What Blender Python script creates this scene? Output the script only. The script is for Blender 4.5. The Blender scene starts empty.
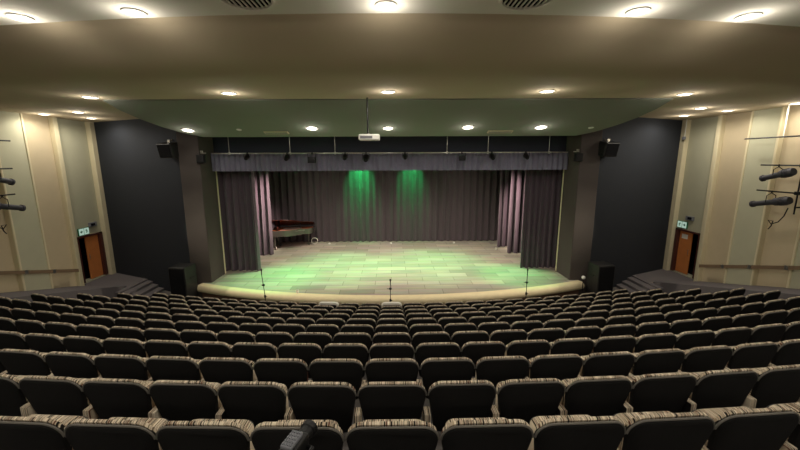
import bpy, bmesh, math, random
from mathutils import Matrix, Vector
PI = math.pi
R = math.radians
random.seed(7)
S = bpy.context.scene
C = S.collection

# ------------------------------------------------------------------ camera
CAMZ = 5.15
PITCH, YAW, ROLL = 10.4, 0.55, -0.25
CX = 394.5   # lens axis in the frame
F = 360.0
M_CAM = Matrix.Rotation(R(-YAW), 4, 'Z') @ Matrix.Rotation(R(90 - PITCH), 4, 'X') @ Matrix.Rotation(R(ROLL), 4, 'Z')
cd = bpy.data.cameras.new('camera')
cd.sensor_width = 36
cd.lens = F / 800 * 36
cd.shift_x = (400 - CX) / 800
cd.clip_end = 200
cam = bpy.data.objects.new('camera', cd)
C.objects.link(cam)
cam.matrix_world = Matrix.Translation((0, 0, CAMZ)) @ M_CAM
S.camera = cam
S.view_settings.view_transform = 'Standard'
S.view_settings.look = 'None'
S.view_settings.gamma = 1
S.view_settings.use_curve_mapping = False
S.view_settings.exposure = 0.0


def ray(px, py):
    return (M_CAM.to_3x3() @ Vector((px - CX, 225 - py, -F))).normalized()


def at_z(px, py, z):
    d = ray(px, py)
    return Vector((0, 0, CAMZ)) + d * ((z - CAMZ) / d.z)


def at_y(px, py, y):
    d = ray(px, py)
    return Vector((0, 0, CAMZ)) + d * (y / d.y)


def at_x(px, py, x):
    d = ray(px, py)
    return Vector((0, 0, CAMZ)) + d * (x / d.x)


def project(p):
    v = M_CAM.to_3x3().inverted() @ (Vector(p) - Vector((0, 0, CAMZ)))
    return CX + v.x / -v.z * F, 225 - v.y / -v.z * F


# ------------------------------------------------------------------ materials
def srgb(r, g, b):
    f = lambda c: (c / 255 / 12.92) if c / 255 <= 0.04045 else ((c / 255 + 0.055) / 1.055) ** 2.4
    return (f(r), f(g), f(b), 1)


def mat(name, col, rough=0.6, metal=0.0, var=0.0, scale=8.0, bump=0.0, bscale=60.0, spec=0.5, sheen=0.0):
    m = bpy.data.materials.new(name)
    m.use_nodes = True
    nt = m.node_tree
    b = nt.nodes['Principled BSDF']
    b.inputs['Base Color'].default_value = col
    b.inputs['Roughness'].default_value = rough
    b.inputs['Metallic'].default_value = metal
    b.inputs['Specular IOR Level'].default_value = spec
    if sheen:
        b.inputs['Sheen Weight'].default_value = sheen
    tc = nt.nodes.new('ShaderNodeTexCoord')
    if var:
        n = nt.nodes.new('ShaderNodeTexNoise')
        n.inputs['Scale'].default_value = scale
        n.inputs['Detail'].default_value = 4
        nt.links.new(tc.outputs['Object'], n.inputs['Vector'])
        mx = nt.nodes.new('ShaderNodeMix')
        mx.data_type = 'RGBA'
        mx.inputs[6].default_value = tuple(c * (1 - var) for c in col[:3]) + (1,)
        mx.inputs[7].default_value = tuple(min(1, c * (1 + var)) for c in col[:3]) + (1,)
        nt.links.new(n.outputs['Fac'], mx.inputs[0])
        nt.links.new(mx.outputs[2], b.inputs['Base Color'])
    if bump:
        n2 = nt.nodes.new('ShaderNodeTexNoise')
        n2.inputs['Scale'].default_value = bscale
        nt.links.new(tc.outputs['Object'], n2.inputs['Vector'])
        bp = nt.nodes.new('ShaderNodeBump')
        bp.inputs['Strength'].default_value = bump
        bp.inputs['Distance'].default_value = 0.01
        nt.links.new(n2.outputs['Fac'], bp.inputs['Height'])
        nt.links.new(bp.outputs['Normal'], b.inputs['Normal'])
    return m


def emis(name, col, strength):
    m = bpy.data.materials.new(name)
    m.use_nodes = True
    nt = m.node_tree
    nt.nodes.clear()
    e = nt.nodes.new('ShaderNodeEmission')
    e.inputs[0].default_value = col
    e.inputs[1].default_value = strength
    o = nt.nodes.new('ShaderNodeOutputMaterial')
    nt.links.new(e.outputs[0], o.inputs[0])
    return m


def stripes():
    """woven upholstery: random tan, cream, black and rust stripes running front to back"""
    m = mat('striped_fabric', srgb(150, 130, 100), 0.9, spec=0.2)
    nt = m.node_tree
    b = nt.nodes['Principled BSDF']
    tc = nt.nodes.new('ShaderNodeTexCoord')
    sx = nt.nodes.new('ShaderNodeSeparateXYZ')
    nt.links.new(tc.outputs['Object'], sx.inputs[0])
    oi = nt.nodes.new('ShaderNodeObjectInfo')
    ad = nt.nodes.new('ShaderNodeMath')
    ad.operation = 'MULTIPLY_ADD'
    nt.links.new(oi.outputs['Random'], ad.inputs[0])
    ad.inputs[1].default_value = 7.0
    nt.links.new(sx.outputs['X'], ad.inputs[2])
    wn = nt.nodes.new('ShaderNodeTexNoise')
    wn.noise_dimensions = '1D'
    wn.inputs['Scale'].default_value = 62
    wn.inputs['Detail'].default_value = 1.0
    nt.links.new(ad.outputs[0], wn.inputs['W'])
    cr = nt.nodes.new('ShaderNodeValToRGB')
    cr.color_ramp.interpolation = 'CONSTANT'
    els = [(0.0, (20, 18, 17)), (0.37, (184, 166, 140)), (0.47, (232, 218, 194)), (0.545, (34, 30, 28)),
           (0.60, (208, 188, 162)), (0.70, (96, 56, 40))]
    cr.color_ramp.elements[0].position = 0
    cr.color_ramp.elements[0].color = srgb(*els[0][1])
    cr.color_ramp.elements[1].position = els[1][0]
    cr.color_ramp.elements[1].color = srgb(*els[1][1])
    for p, c in els[2:]:
        e = cr.color_ramp.elements.new(p)
        e.color = srgb(*c)
    nt.links.new(wn.outputs['Fac'], cr.inputs[0])
    nt.links.new(cr.outputs[0], b.inputs['Base Color'])
    return m


def stage_boards():
    m = mat('stage_boards', srgb(150, 140, 120), 0.55, spec=0.4)
    nt = m.node_tree
    b = nt.nodes['Principled BSDF']
    tc = nt.nodes.new('ShaderNodeTexCoord')
    br = nt.nodes.new('ShaderNodeTexBrick')
    br.inputs['Color1'].default_value = srgb(176, 166, 146)
    br.inputs['Color2'].default_value = srgb(146, 138, 120)
    br.inputs['Mortar'].default_value = srgb(120, 112, 98)
    br.inputs['Scale'].default_value = 1.0
    br.inputs['Mortar Size'].default_value = 0.01
    br.inputs['Brick Width'].default_value = 1.2
    br.inputs['Row Height'].default_value = 0.45
    nt.links.new(tc.outputs['Object'], br.inputs['Vector'])
    n = nt.nodes.new('ShaderNodeTexNoise')
    n.inputs['Scale'].default_value = 1.3
    n.inputs['Detail'].default_value = 8
    mp = nt.nodes.new('ShaderNodeMapping')
    mp.inputs['Scale'].default_value = (0.6, 4, 1)
    nt.links.new(tc.outputs['Object'], mp.inputs[0])
    nt.links.new(mp.outputs[0], n.inputs['Vector'])
    mx = nt.nodes.new('ShaderNodeMix')
    mx.data_type = 'RGBA'
    mx.blend_type = 'OVERLAY'
    mx.inputs[0].default_value = 0.45
    nt.links.new(br.outputs['Color'], mx.inputs[6])
    nt.links.new(n.outputs['Color'], mx.inputs[7])
    hs = nt.nodes.new('ShaderNodeHueSaturation')
    hs.inputs['Saturation'].default_value = 0.7
    nt.links.new(mx.outputs[2], hs.inputs['Color'])
    nt.links.new(hs.outputs[0], b.inputs['Base Color'])
    return m


M = dict(
    seat_black=mat('black_upholstery', srgb(23, 22, 21), 0.9, var=0.15, scale=30, bump=0.15, bscale=300, spec=0.25),
    piping=mat('grey_piping', srgb(112, 108, 100), 0.7),
    stripe=stripes(),
    plastic=mat('black_plastic', srgb(22, 22, 22), 0.5),
    metal_black=mat('black_metal', srgb(22, 22, 24), 0.45, 0.3),
    metal_grey=mat('dusty_grey_metal', srgb(66, 66, 72), 0.55, 0.2),
    tier=mat('tier_carpet', srgb(104, 100, 98), 0.95, var=0.15, scale=20, bump=0.2, bscale=200, spec=0.1),
    platform=mat('platform_carpet', srgb(112, 107, 109), 0.95, var=0.12, scale=20, bump=0.2, bscale=200, spec=0.1),
    ceiling_near=mat('ceiling_grey', srgb(232, 228, 216), 0.9, var=0.04, scale=1.5, spec=0.2),
    ceiling_beige=mat('ceiling_beige', srgb(192, 178, 152), 0.9, var=0.05, scale=1.2, spec=0.2),
    soffit=mat('soffit_grey', srgb(134, 138, 128), 0.9, var=0.05, scale=1.2, spec=0.2),
    dark_wall=mat('charcoal_wall', srgb(45, 48, 54), 0.85, var=0.06, scale=3, bump=0.1, spec=0.25),
    column=mat('column_grey', srgb(76, 70, 67), 0.85, var=0.06, scale=3, spec=0.25),
    header=mat('header_blue_grey', srgb(66, 68, 82), 0.95, spec=0.1),
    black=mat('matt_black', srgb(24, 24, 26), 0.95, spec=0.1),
    panel_green=mat('sage_plaster', srgb(178, 176, 152), 0.9, var=0.06, scale=2.5, spec=0.2),
    panel_beige=mat('beige_plaster', srgb(186, 172, 144), 0.9, var=0.06, scale=2.5, spec=0.2),
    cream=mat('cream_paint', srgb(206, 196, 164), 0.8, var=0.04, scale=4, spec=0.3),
    lip=mat('cream_lip', srgb(232, 216, 178), 0.6, var=0.08, scale=5, spec=0.35),
    skirt=mat('brown_skirt', srgb(104, 78, 62), 0.8, var=0.1, scale=6),
    boards=stage_boards(),
    curtain=mat('plum_grey_velvet', srgb(82, 71, 81), 0.9, var=0.12, scale=14, spec=0.1, sheen=0.3),
    backdrop=mat('grey_velvet', srgb(86, 76, 83), 0.9, var=0.12, scale=14, spec=0.1, sheen=0.2),
    border=mat('slate_velvet', srgb(124, 123, 142), 0.9, var=0.1, scale=14, spec=0.1, sheen=0.2),
    wood=mat('orange_wood', srgb(206, 128, 70), 0.5, var=0.15, scale=4, spec=0.4),
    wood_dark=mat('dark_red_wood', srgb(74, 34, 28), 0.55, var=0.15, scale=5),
    rail_wood=mat('rail_wood', srgb(122, 102, 80), 0.5, var=0.1),
    table_orange=mat('table_orange', srgb(214, 110, 66), 0.45, var=0.1, scale=5),
    table_grey=mat('table_front_grey', srgb(176, 170, 152), 0.55, var=0.06),
    piano_gloss=mat('piano_gloss', srgb(66, 63, 58), 0.15, spec=0.9),
    piano_red=mat('piano_red_brown', srgb(62, 30, 24), 0.25, spec=0.6),
    white=mat('white_paint', srgb(232, 232, 226), 0.5),
    chrome=mat('satin_steel', srgb(190, 188, 182), 0.3, 0.9),
    sign_green=mat('sign_green', srgb(20, 110, 66), 0.5),
    lamp=emis('lamp_glow', (1.0, 0.93, 0.80, 1), 14.0),
    exit_glow=emis('exit_glow', (0.72, 1.0, 0.82, 1), 0.45),
    dot_green=emis('green_led', (0.6, 1.0, 0.2, 1), 0.9),
    paper=mat('paper', srgb(236, 232, 222), 0.8),
    grey_plastic=mat('grey_plastic', srgb(120, 122, 128), 0.5),
    glass=mat('lens_glass', srgb(30, 32, 40), 0.05),
)


# ------------------------------------------------------------------ mesh helpers
class MB:
    def __init__(s):
        s.bm = bmesh.new()
        s.mi = 0

    def _faces(s, vs, faces):
        out = []
        for f in faces:
            try:
                fc = s.bm.faces.new([vs[i] for i in f])
                fc.material_index = s.mi
                out.append(fc)
            except ValueError:
                pass
        return out

    def box(s, c, d, rz=0.0, bev=0.0, mtx=None):
        c = Vector(c)
        m = Matrix.Rotation(rz, 4, 'Z') if mtx is None else mtx
        vs = []
        for z in (-.5, .5):
            for x, y in ((-.5, -.5), (.5, -.5), (.5, .5), (-.5, .5)):
                vs.append(s.bm.verts.new(c + (m @ Vector((x * d[0], y * d[1], z * d[2])))))
        fs = s._faces(vs, [(3, 2, 1, 0), (4, 5, 6, 7), (0, 1, 5, 4), (1, 2, 6, 5), (2, 3, 7, 6), (3, 0, 4, 7)])
        if bev:
            es = list({e for f in fs for e in f.edges})
            r = bmesh.ops.bevel(s.bm, geom=es, offset=bev, segments=2, profile=0.5, affect='EDGES')
            for f in r['faces']:
                f.material_index = s.mi
        return s

    def tube(s, pts, r, seg=8, cap=True):
        pts = [Vector(p) for p in pts]
        rs = r if isinstance(r, (list, tuple)) else [r] * len(pts)
        rings = []
        up = None
        for i, p in enumerate(pts):
            a = pts[max(0, i - 1)]
            b = pts[min(len(pts) - 1, i + 1)]
            t = (b - a).normalized()
            if up is None:
                up = Vector((0, 0, 1)) if abs(t.z) < 0.9 else Vector((1, 0, 0))
            u = t.cross(up).normalized()
            v = u.cross(t).normalized()
            up = v
            rings.append([s.bm.verts.new(p + (u * math.cos(k * 2 * PI / seg) + v * math.sin(k * 2 * PI / seg)) * rs[i]) for k in range(seg)])
        for a, b in zip(rings, rings[1:]):
            for k in range(seg):
                f = s.bm.faces.new((a[k], a[(k + 1) % seg], b[(k + 1) % seg], b[k]))
                f.material_index = s.mi
        if cap:
            for q in (list(reversed(rings[0])), rings[-1]):
                f = s.bm.faces.new(q)
                f.material_index = s.mi
        return s

    def lathe(s, prof, c=(0, 0, 0), seg=24, mtx=None):
        """prof: (radius, z) pairs revolved about local z"""
        m = mtx or Matrix.Identity(4)
        c = Vector(c)
        rings = []
        for r, z in prof:
            if r < 1e-6:
                rings.append([s.bm.verts.new(c + m @ Vector((0, 0, z)))])
            else:
                rings.append([s.bm.verts.new(c + m @ Vector((r * math.cos(k * 2 * PI / seg), r * math.sin(k * 2 * PI / seg), z))) for k in range(seg)])
        for a, b in zip(rings, rings[1:]):
            for k in range(seg):
                k2 = (k + 1) % seg
                if len(a) == 1 and len(b) == 1:
                    continue
                q = (a[0], b[k2], b[k]) if len(a) == 1 else ((a[k], a[k2], b[0]) if len(b) == 1 else (a[k], a[k2], b[k2], b[k]))
                try:
                    f = s.bm.faces.new(q)
                    f.material_index = s.mi
                except ValueError:
                    pass
        return s

    def prism(s, poly, z0, z1):
        lo = [s.bm.verts.new((x, y, z0)) for x, y in poly]
        hi = [s.bm.verts.new((x, y, z1)) for x, y in poly]
        n = len(poly)
        for f in [list(reversed(lo)), hi] + [[lo[i], lo[(i + 1) % n], hi[(i + 1) % n], hi[i]] for i in range(n)]:
            fc = s.bm.faces.new(f)
            fc.material_index = s.mi
        return s

    def loops(s, rings, closed=True, cap=True):
        """skin a list of rings (lists of points)"""
        R_ = [[s.bm.verts.new(p) for p in r] for r in rings]
        n = len(R_[0])
        for a, b in zip(R_, R_[1:]):
            for k in range(n if closed else n - 1):
                f = s.bm.faces.new((a[k], a[(k + 1) % n], b[(k + 1) % n], b[k]))
                f.material_index = s.mi
        if cap:
            for q in (list(reversed(R_[0])), R_[-1]):
                f = s.bm.faces.new(q)
                f.material_index = s.mi
        return s

    def build(s, name, m, parent=None, smooth=False, loc=None, rz=0.0):
        bmesh.ops.recalc_face_normals(s.bm, faces=s.bm.faces)
        me = bpy.data.meshes.new(name)
        s.bm.to_mesh(me)
        s.bm.free()
        for q in (m if isinstance(m, (list, tuple)) else [m]):
            me.materials.append(M[q])
        if smooth:
            me.polygons.foreach_set('use_smooth', [True] * len(me.polygons))
            me.set_sharp_from_angle(angle=R(40))
        o = bpy.data.objects.new(name, me)
        C.objects.link(o)
        if parent is not None:
            o.parent = parent
        if loc is not None:
            o.location = loc
        o.rotation_euler.z = rz
        return o


def tag(o, label, cat, group=None):
    o['label'] = label
    o['category'] = cat
    if group:
        o['group'] = group
    return o


def thing(name, label, cat, loc=(0, 0, 0), rz=0.0, group=None):
    o = bpy.data.objects.new(name, None)
    o.empty_display_size = 0.1
    C.objects.link(o)
    o.location = loc
    o.rotation_euler = (0, 0, rz)
    return tag(o, label, cat, group)


def struct(o, label=None):
    o['kind'] = 'structure'
    if label:
        o['label'] = label
    return o


def kids(o):
    return [c for c in bpy.data.objects if c.parent == o]


def spot(name, loc, target, energy, col, angle=120, blend=1.0, radius=0.06):
    l = bpy.data.lights.new(name, 'SPOT')
    l.energy = energy
    l.color = col
    l.spot_size = R(angle)
    l.spot_blend = blend
    l.shadow_soft_size = radius
    o = bpy.data.objects.new(name, l)
    C.objects.link(o)
    o.location = loc
    d = Vector(target) - Vector(loc)
    o.rotation_euler = d.to_track_quat('-Z', 'Y').to_euler()
    return o


# ------------------------------------------------------------------ hall constants
YC, R0, PITCHR, RISE = 39.0, 37.0, 0.791, 0.2487
NROW = 11
SEATW = 0.62
XW = 12.1          # side walls
ZTOP = CAMZ + 1.5  # flat beige ceiling
ZNEAR = CAMZ + 1.9
ZP = 0.40          # side platforms
ZS = 0.60          # stage
ZDECK = lambda n: CAMZ - (1.636 + RISE * n) - 0.85
row_r = lambda n: R0 - PITCHR * n


def arc_y(r, x):
    return YC - math.sqrt(r * r - x * x)


# ------------------------------------------------------------------ floor
XT = 10.2
b = MB()
NX = 40
xs = [-XT + 2 * XT * i / NX for i in range(NX + 1)]
for n in range(-9, NROW):
    z = ZDECK(n)
    ro = row_r(n) + 0.13
    ri = row_r(n + 1) + 0.13
    top_o = [b.bm.verts.new((x, arc_y(ro, x), z)) for x in xs]
    top_i = [b.bm.verts.new((x, arc_y(ri, x), z)) for x in xs]
    zlow = ZDECK(n + 1) if n < NROW - 1 else 0.0
    low_i = [b.bm.verts.new((x, arc_y(ri, x), zlow)) for x in xs]
    for i in range(NX):
        b.bm.faces.new((top_o[i], top_o[i + 1], top_i[i + 1], top_i[i]))
        b.bm.faces.new((top_i[i], top_i[i + 1], low_i[i + 1], low_i[i]))
# flat pit floor in front of the first row
fr = row_r(NROW) + 0.13
p1 = [b.bm.verts.new((x, arc_y(fr, x), 0)) for x in xs]
p2 = [b.bm.verts.new((x, 15.6, 0)) for x in xs]
for i in range(NX):
    b.bm.faces.new((p1[i], p1[i + 1], p2[i + 1], p2[i]))
struct(b.build('floor', 'tier'), 'grey carpeted tiers curving round towards the stage')

# side ramps, platforms, steps
for sgn, side in ((-1, 'left'), (1, 'right')):
    b = MB()
    zr = lambda y: 1.13 - 0.28 * (y - 10.7)
    xa, xb = sgn * XT, sgn * XW
    for (ya, yb) in ((-7.2, 13.31),):
        A = [(xa, ya, -0.1), (xb, ya, -0.1), (xb, ya, zr(ya)), (xa, ya, zr(ya))]
        B_ = [(xa, yb, -0.1), (xb, yb, -0.1), (xb, yb, zr(yb)), (xa, yb, zr(yb))]
        b.loops([A, B_])
    struct(b.build('floor_%s_ramp' % side, 'platform'), 'sloping carpeted aisle floor along the %s wall' % side)
    b = MB()
    b.box((sgn * 11.05, 14.1, (ZP - 0.1) / 2 - 0.05), (2.1, 2.8, ZP + 0.1))
    for k, (x0, x1) in enumerate(((9.72, 10.0), (9.42, 9.72), (9.12, 9.42))):
        zt = ZP - 0.1 * (k + 1)
        b.box((sgn * (x0 + x1) / 2, 13.8, zt / 2 - 0.02), (x1 - x0, 2.2, zt + 0.04))
    struct(b.build('floor_%s_platform' % side, 'platform'), 'grey carpeted landing with steps by the %s door' % side)

# ------------------------------------------------------------------ side walls
JO = [13.38, 12.2, 11.27, 10.2, 9.15, 8.1, 7.05, 6.0, 4.95, 3.9, 2.85, 1.8, 0.75, -0.3, -1.35, -2.4, -3.45, -4.5, -5.55, -7.2]
DY0, DY1, DH = 13.62, 14.83, 1.83
trim_no = 0
for sgn, side in ((-1, 'left'), (1, 'right')):
    b = MB()
    X = sgn * XW
    zt = ZTOP + 0.7
    T = 0.3
    xc = X + sgn * T / 2
    b.mi = 0
    b.box((xc, (-7.2 + DY0) / 2, zt / 2 - 0.3), (T, DY0 + 7.2, zt + 0.6))
    b.box((xc, (DY1 + 15.6) / 2, zt / 2 - 0.3), (T, 15.6 - DY1, zt + 0.6))
    b.box((xc, (DY0 + DY1) / 2, (ZP + DH + zt) / 2), (T, DY1 - DY0, zt - ZP - DH))
    b.box((xc, (DY0 + DY1) / 2, ZP / 2 - 0.3), (T, DY1 - DY0, ZP + 0.598))
    for i, (y1, y0) in enumerate(zip(JO, JO[1:])):
        proud = i % 2 == 1
        b.mi = 0 if proud else 1
        t = 0.16 if proud else 0.03
        b.box((X - sgn * t / 2, (y0 + y1) / 2, zt / 2 - 0.3), (t, y1 - y0 - 0.03, zt + 0.6))
    struct(b.build('wall_' + side, ['panel_green', 'panel_beige']), 'tall plaster wall of alternating sage and beige panels, %s side' % side)
    # cream pilasters at the joints
    for i, y in enumerate(JO[:12]):
        b = MB()
        trim_no += 1
        if i == 0:
            b.box((X - sgn * 0.09, y, zt / 2 - 0.3), (0.20, 0.18, zt + 0.6), bev=0.03)
        else:
            b.box((X - sgn * 0.095, y, zt / 2 - 0.3), (0.19, 0.07, zt + 0.6), bev=0.02)
        struct(b.build('trim_%d' % trim_no, 'cream'))
    trim_no += 1
    b = MB()
    b.box((X - sgn * 0.09, 15.06, zt / 2), (0.2, 0.40, zt), bev=0.02)
    struct(b.build('trim_%d' % trim_no, 'cream'), 'cream post at the stage end of the %s wall' % side)

# doors
for sgn, side, num in ((-1, 'left', 1), (1, 'right', 2)):
    d = thing('door_%d' % num, 'orange brown wooden door standing beside a dark open leaf, %s of the stage' % side, 'door', (sgn * XW, DY0, ZP))
    del d['category']
    d['kind'] = 'structure'
    w = DY1 - DY0
    b = MB()
    f = 0.1
    b.box((sgn * 0.02, f / 2 - 0.02, DH / 2), (0.16, 0.05, DH))
    b.box((sgn * 0.02, w - 0.07, DH / 2), (0.16, 0.14, DH))
    b.box((sgn * 0.02, w / 2, DH - 0.03), (0.16, w, 0.06))
    b.build('door_frame', 'wood_dark', d)
    b = MB()
    b.box((sgn * 0.06, 0.76, (DH - 0.07) / 2 + 0.01), (0.05, 0.60, DH - 0.09), bev=0.006)
    lf = b.build('door_leaf', 'wood', d)
    b = MB()
    b.tube([(sgn * 0.04, 0.52, 0.85), (sgn * 0.01, 0.52, 0.85), (sgn * 0.01, 0.52, 1.05), (sgn * 0.04, 0.52, 1.05)], 0.01)
    b.build('door_handle', 'chrome', lf)
    if side == 'right':
        b = MB()
        b.box((sgn * 0.031, 0.80, 1.55), (0.006, 0.30, 0.19))
        o = b.build('notice', 'paper', lf)
        o['label'] = 'white paper notice near the top of the door'
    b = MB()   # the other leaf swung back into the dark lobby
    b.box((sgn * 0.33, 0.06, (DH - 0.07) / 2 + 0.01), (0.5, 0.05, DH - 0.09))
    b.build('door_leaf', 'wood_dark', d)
    # dark lobby behind
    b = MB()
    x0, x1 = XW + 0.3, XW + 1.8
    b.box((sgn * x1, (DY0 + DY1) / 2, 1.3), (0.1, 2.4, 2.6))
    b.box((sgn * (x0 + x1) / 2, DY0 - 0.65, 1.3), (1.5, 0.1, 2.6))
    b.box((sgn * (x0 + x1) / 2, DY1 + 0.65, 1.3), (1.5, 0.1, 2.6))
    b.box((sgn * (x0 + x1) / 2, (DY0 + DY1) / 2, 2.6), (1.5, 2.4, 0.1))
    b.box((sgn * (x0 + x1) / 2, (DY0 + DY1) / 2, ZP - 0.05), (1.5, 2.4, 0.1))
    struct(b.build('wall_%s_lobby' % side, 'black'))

# back of the hall
b = MB()
b.box((0, -7.3, 3.8), (2 * XW + 0.6, 0.2, 8.4))
struct(b.build('wall_back', 'panel_beige'))

# ------------------------------------------------------------------ ceilings
arcY = lambda x: 5.2 + x * x / 72.0
NXC = 32
xc_ = [-XW + 2 * XW * i / NXC for i in range(NXC + 1)]
b = MB()
prof_n = lambda x: [(-7.2, ZNEAR), (arcY(x), ZNEAR), (arcY(x) + 0.03, ZNEAR + 0.16), (-7.2, ZNEAR + 0.3)]
b.loops([[(x, y, z) for y, z in prof_n(x)] for x in xc_])
struct(b.build('ceiling', 'ceiling_near'), 'pale grey front ceiling with a curved edge')
b = MB()
prof_b = lambda x: [(arcY(x) + 0.06, ZNEAR + 0.10), (arcY(x) + 0.5, ZNEAR - 0.10), (arcY(x) + 1.0, ZNEAR - 0.28),
                    (arcY(x) + 1.5, ZTOP + 0.02), (arcY(x) + 1.9, ZTOP), (15.6, ZTOP), (15.6, ZTOP + 0.3), (arcY(x) - 0.1, ZNEAR + 0.36)]
b.loops([[(x, y, z) for y, z in prof_b(x)] for x in xc_])
struct(b.build('ceiling.001', 'ceiling_beige', smooth=True), 'beige ceiling sloping down behind the curved edge')
SY0, SZ0, SY1, SZ1 = 9.55, CAMZ + 1.47, 12.62, CAMZ + 0.755
soff_z = lambda y: SZ0 + (SZ1 - SZ0) * (y - SY0) / (SY1 - SY0)
b = MB()
half = [(7.22, SY0), (7.30, 10.2), (7.24, 10.9), (7.05, 11.6), (6.75, 12.2), (6.35, SY1)]
plan = half + [(-x, y) for x, y in reversed(half)]
b.loops([[(x, y, soff_z(y)) for x, y in plan], [(x, y, soff_z(y) + 0.1) for x, y in plan]])
struct(b.build('ceiling.002', 'soffit'), 'grey green sloping soffit in front of the stage')

# ------------------------------------------------------------------ stage wall, columns, stage house
for sgn, side in ((-1, 'left'), (1, 'right')):
    b = MB()
    p = [(sgn * (XW + 0.3), 15.3), (sgn * 7.35, 13.05), (sgn * 7.35, 13.4), (sgn * (XW + 0.3), 15.6)]
    b.prism(p, -0.1, ZTOP + 0.05)
    struct(b.build('wall_front_' + side, 'dark_wall'), 'charcoal wall between the %s post and the stage column' % side)
    b = MB()
    b.box((sgn * 7.12, 13.55, 3.3), (0.74, 1.1, 6.7), bev=0.02)
    struct(b.build('trim_%d' % (trim_no + 1), 'column'), 'grey column framing the %s side of the stage' % side)
    trim_no += 1
    b = MB()
    b.box((sgn * 9.0, 17.2, 4.4), (0.2, 6.6, 9.0))
    struct(b.build('wall_stage_' + side, 'black'))
b = MB()
b.box((0, 20.6, 4.4), (18.2, 0.2, 9.0))
b.box((0, 17.2, 8.95), (18.2, 7.0, 0.1))
b.box((-8.2, 14.05, 4.4), (1.6, 0.1, 9.0))
b.box((8.2, 14.05, 4.4), (1.6, 0.1, 9.0))
struct(b.build('wall_stage_back', 'black'), 'black stage house walls')

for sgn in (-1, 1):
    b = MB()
    b.box((sgn * 6.80, 14.16, 2.9), (0.09, 0.10, 4.6), bev=0.01)  # added cream strip imitates stage light on the column's back edge
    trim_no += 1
    struct(b.build('trim_%d' % trim_no, 'cream'), 'pale strip in place of stage light on the column edge')
b = MB()
b.box((0, 14.45, 7.1), (14.0, 0.12, 3.8))
struct(b.build('wall_header', 'header'), 'dark blue grey wall above the stage opening')
AR, AY = 19.0, 11.42 + 19.0
lip_y = lambda x: AY - math.sqrt(AR * AR - x * x)
b = MB()
xsg = [-7.1 + 14.2 * i / 40 for i in range(41)]
fv = [b.bm.verts.new((x, lip_y(x) + 0.13, ZS)) for x in xsg]
bv = [b.bm.verts.new((x, 14.0, ZS)) for x in xsg]
for i in range(40):
    b.bm.faces.new((fv[i], fv[i + 1], bv[i + 1], bv[i]))
q = [b.bm.verts.new(p) for p in ((-8.9, 14.0, ZS), (8.9, 14.0, ZS), (8.9, 20.5, ZS), (-8.9, 20.5, ZS))]
b.bm.faces.new(q)
b.mi = 1
f1 = [b.bm.verts.new((x, lip_y(x) + 0.1, ZS - 0.1)) for x in xsg]
f2 = [b.bm.verts.new((x, lip_y(x) + 0.1, 0)) for x in xsg]
for i in range(40):
    b.bm.faces.new((f1[i], f1[i + 1], f2[i + 1], f2[i])).material_index = 1
for x in (-7.1, 7.1):
    e = [b.bm.verts.new(p) for p in ((x, lip_y(x) + 0.1, 0), (x, 14, 0), (x, 14, ZS - 0.003), (x, lip_y(x) + 0.1, ZS - 0.003))]
    b.bm.faces.new(e).material_index = 1
struct(b.build('floor_stage', ['boards', 'skirt']), 'wooden stage floor with a curved front')
# bullnose lip
b = MB()
rings = []
for i in range(49):
    x = -7.12 + 14.24 * i / 48
    y = lip_y(x)
    n = Vector((x, y - AY, 0)).normalized()   # outwards, towards the seats
    ring = []
    for k in range(11):
        a = PI / 2 + PI * k / 10
        ring.append(Vector((x, y, ZS - 0.135)) + n * (-math.cos(a) * 0.14) + Vector((0, 0, math.sin(a) * 0.145)))
    ring.append(Vector((x, y, ZS - 0.28)) - n * 0.16)
    ring.append(Vector((x, y, ZS + 0.01)) - n * 0.16)
    rings.append(ring)
b.loops(rings)
struct(b.build('trim_%d' % (trim_no + 1), 'lip', smooth=True), 'rounded cream lip along the curved front of the stage')
trim_no += 1


# ------------------------------------------------------------------ curtains
def curtain(name, label, m, x0, x1, y, z0, z1, amp, lam, cat='curtain', group=None, flare=0.0, dy=0.0, seed=1, yend=None):
    rnd = random.Random(seed)
    L = abs(x1 - x0)
    npl = max(2, int(L / lam))
    ph = [rnd.uniform(-0.5, 0.5) for _ in range(npl + 2)]
    am = [rnd.uniform(0.6, 1.25) for _ in range(npl + 2)]
    N = npl * 8
    H = 9
    yend = y if yend is None else yend
    front, back = [], []
    for j in range(H + 1):
        v = j / H
        z = z1 + (z0 - z1) * v
        fr_, bk = [], []
        for i in range(N + 1):
            u = i / N
            t = u * npl
            k = int(t)
            ft = t - k
            a_ = am[k] * (1 - ft) + am[k + 1] * ft
            p_ = ph[k] * (1 - ft) + ph[k + 1] * ft
            yy = y + (yend - y) * u + amp * a_ * (0.75 + 0.35 * v) * math.sin(2 * PI * t + p_) + 0.3 * amp * math.sin(4.7 * t + v * 1.5 + seed)
            xx = x0 + (x1 - x0) * u + 0.25 * amp * math.sin(4 * PI * t + p_)
            xx += flare * v * v * (1 - u) if flare else 0
            fr_.append(Vector((xx, yy, z)))
            bk.append(Vector((xx, yy + 0.02, z)))
        front.append(fr_)
        back.append(bk)
    b = MB()
    b.loops([f + list(reversed(k)) for f, k in zip(front, back)])
    c = Vector(((x0 + x1) / 2, y, z0))
    for v in b.bm.verts:
        v.co -= c
    o = b.build(name, m, smooth=True, loc=c)
    return tag(o, label, cat, group)


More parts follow.
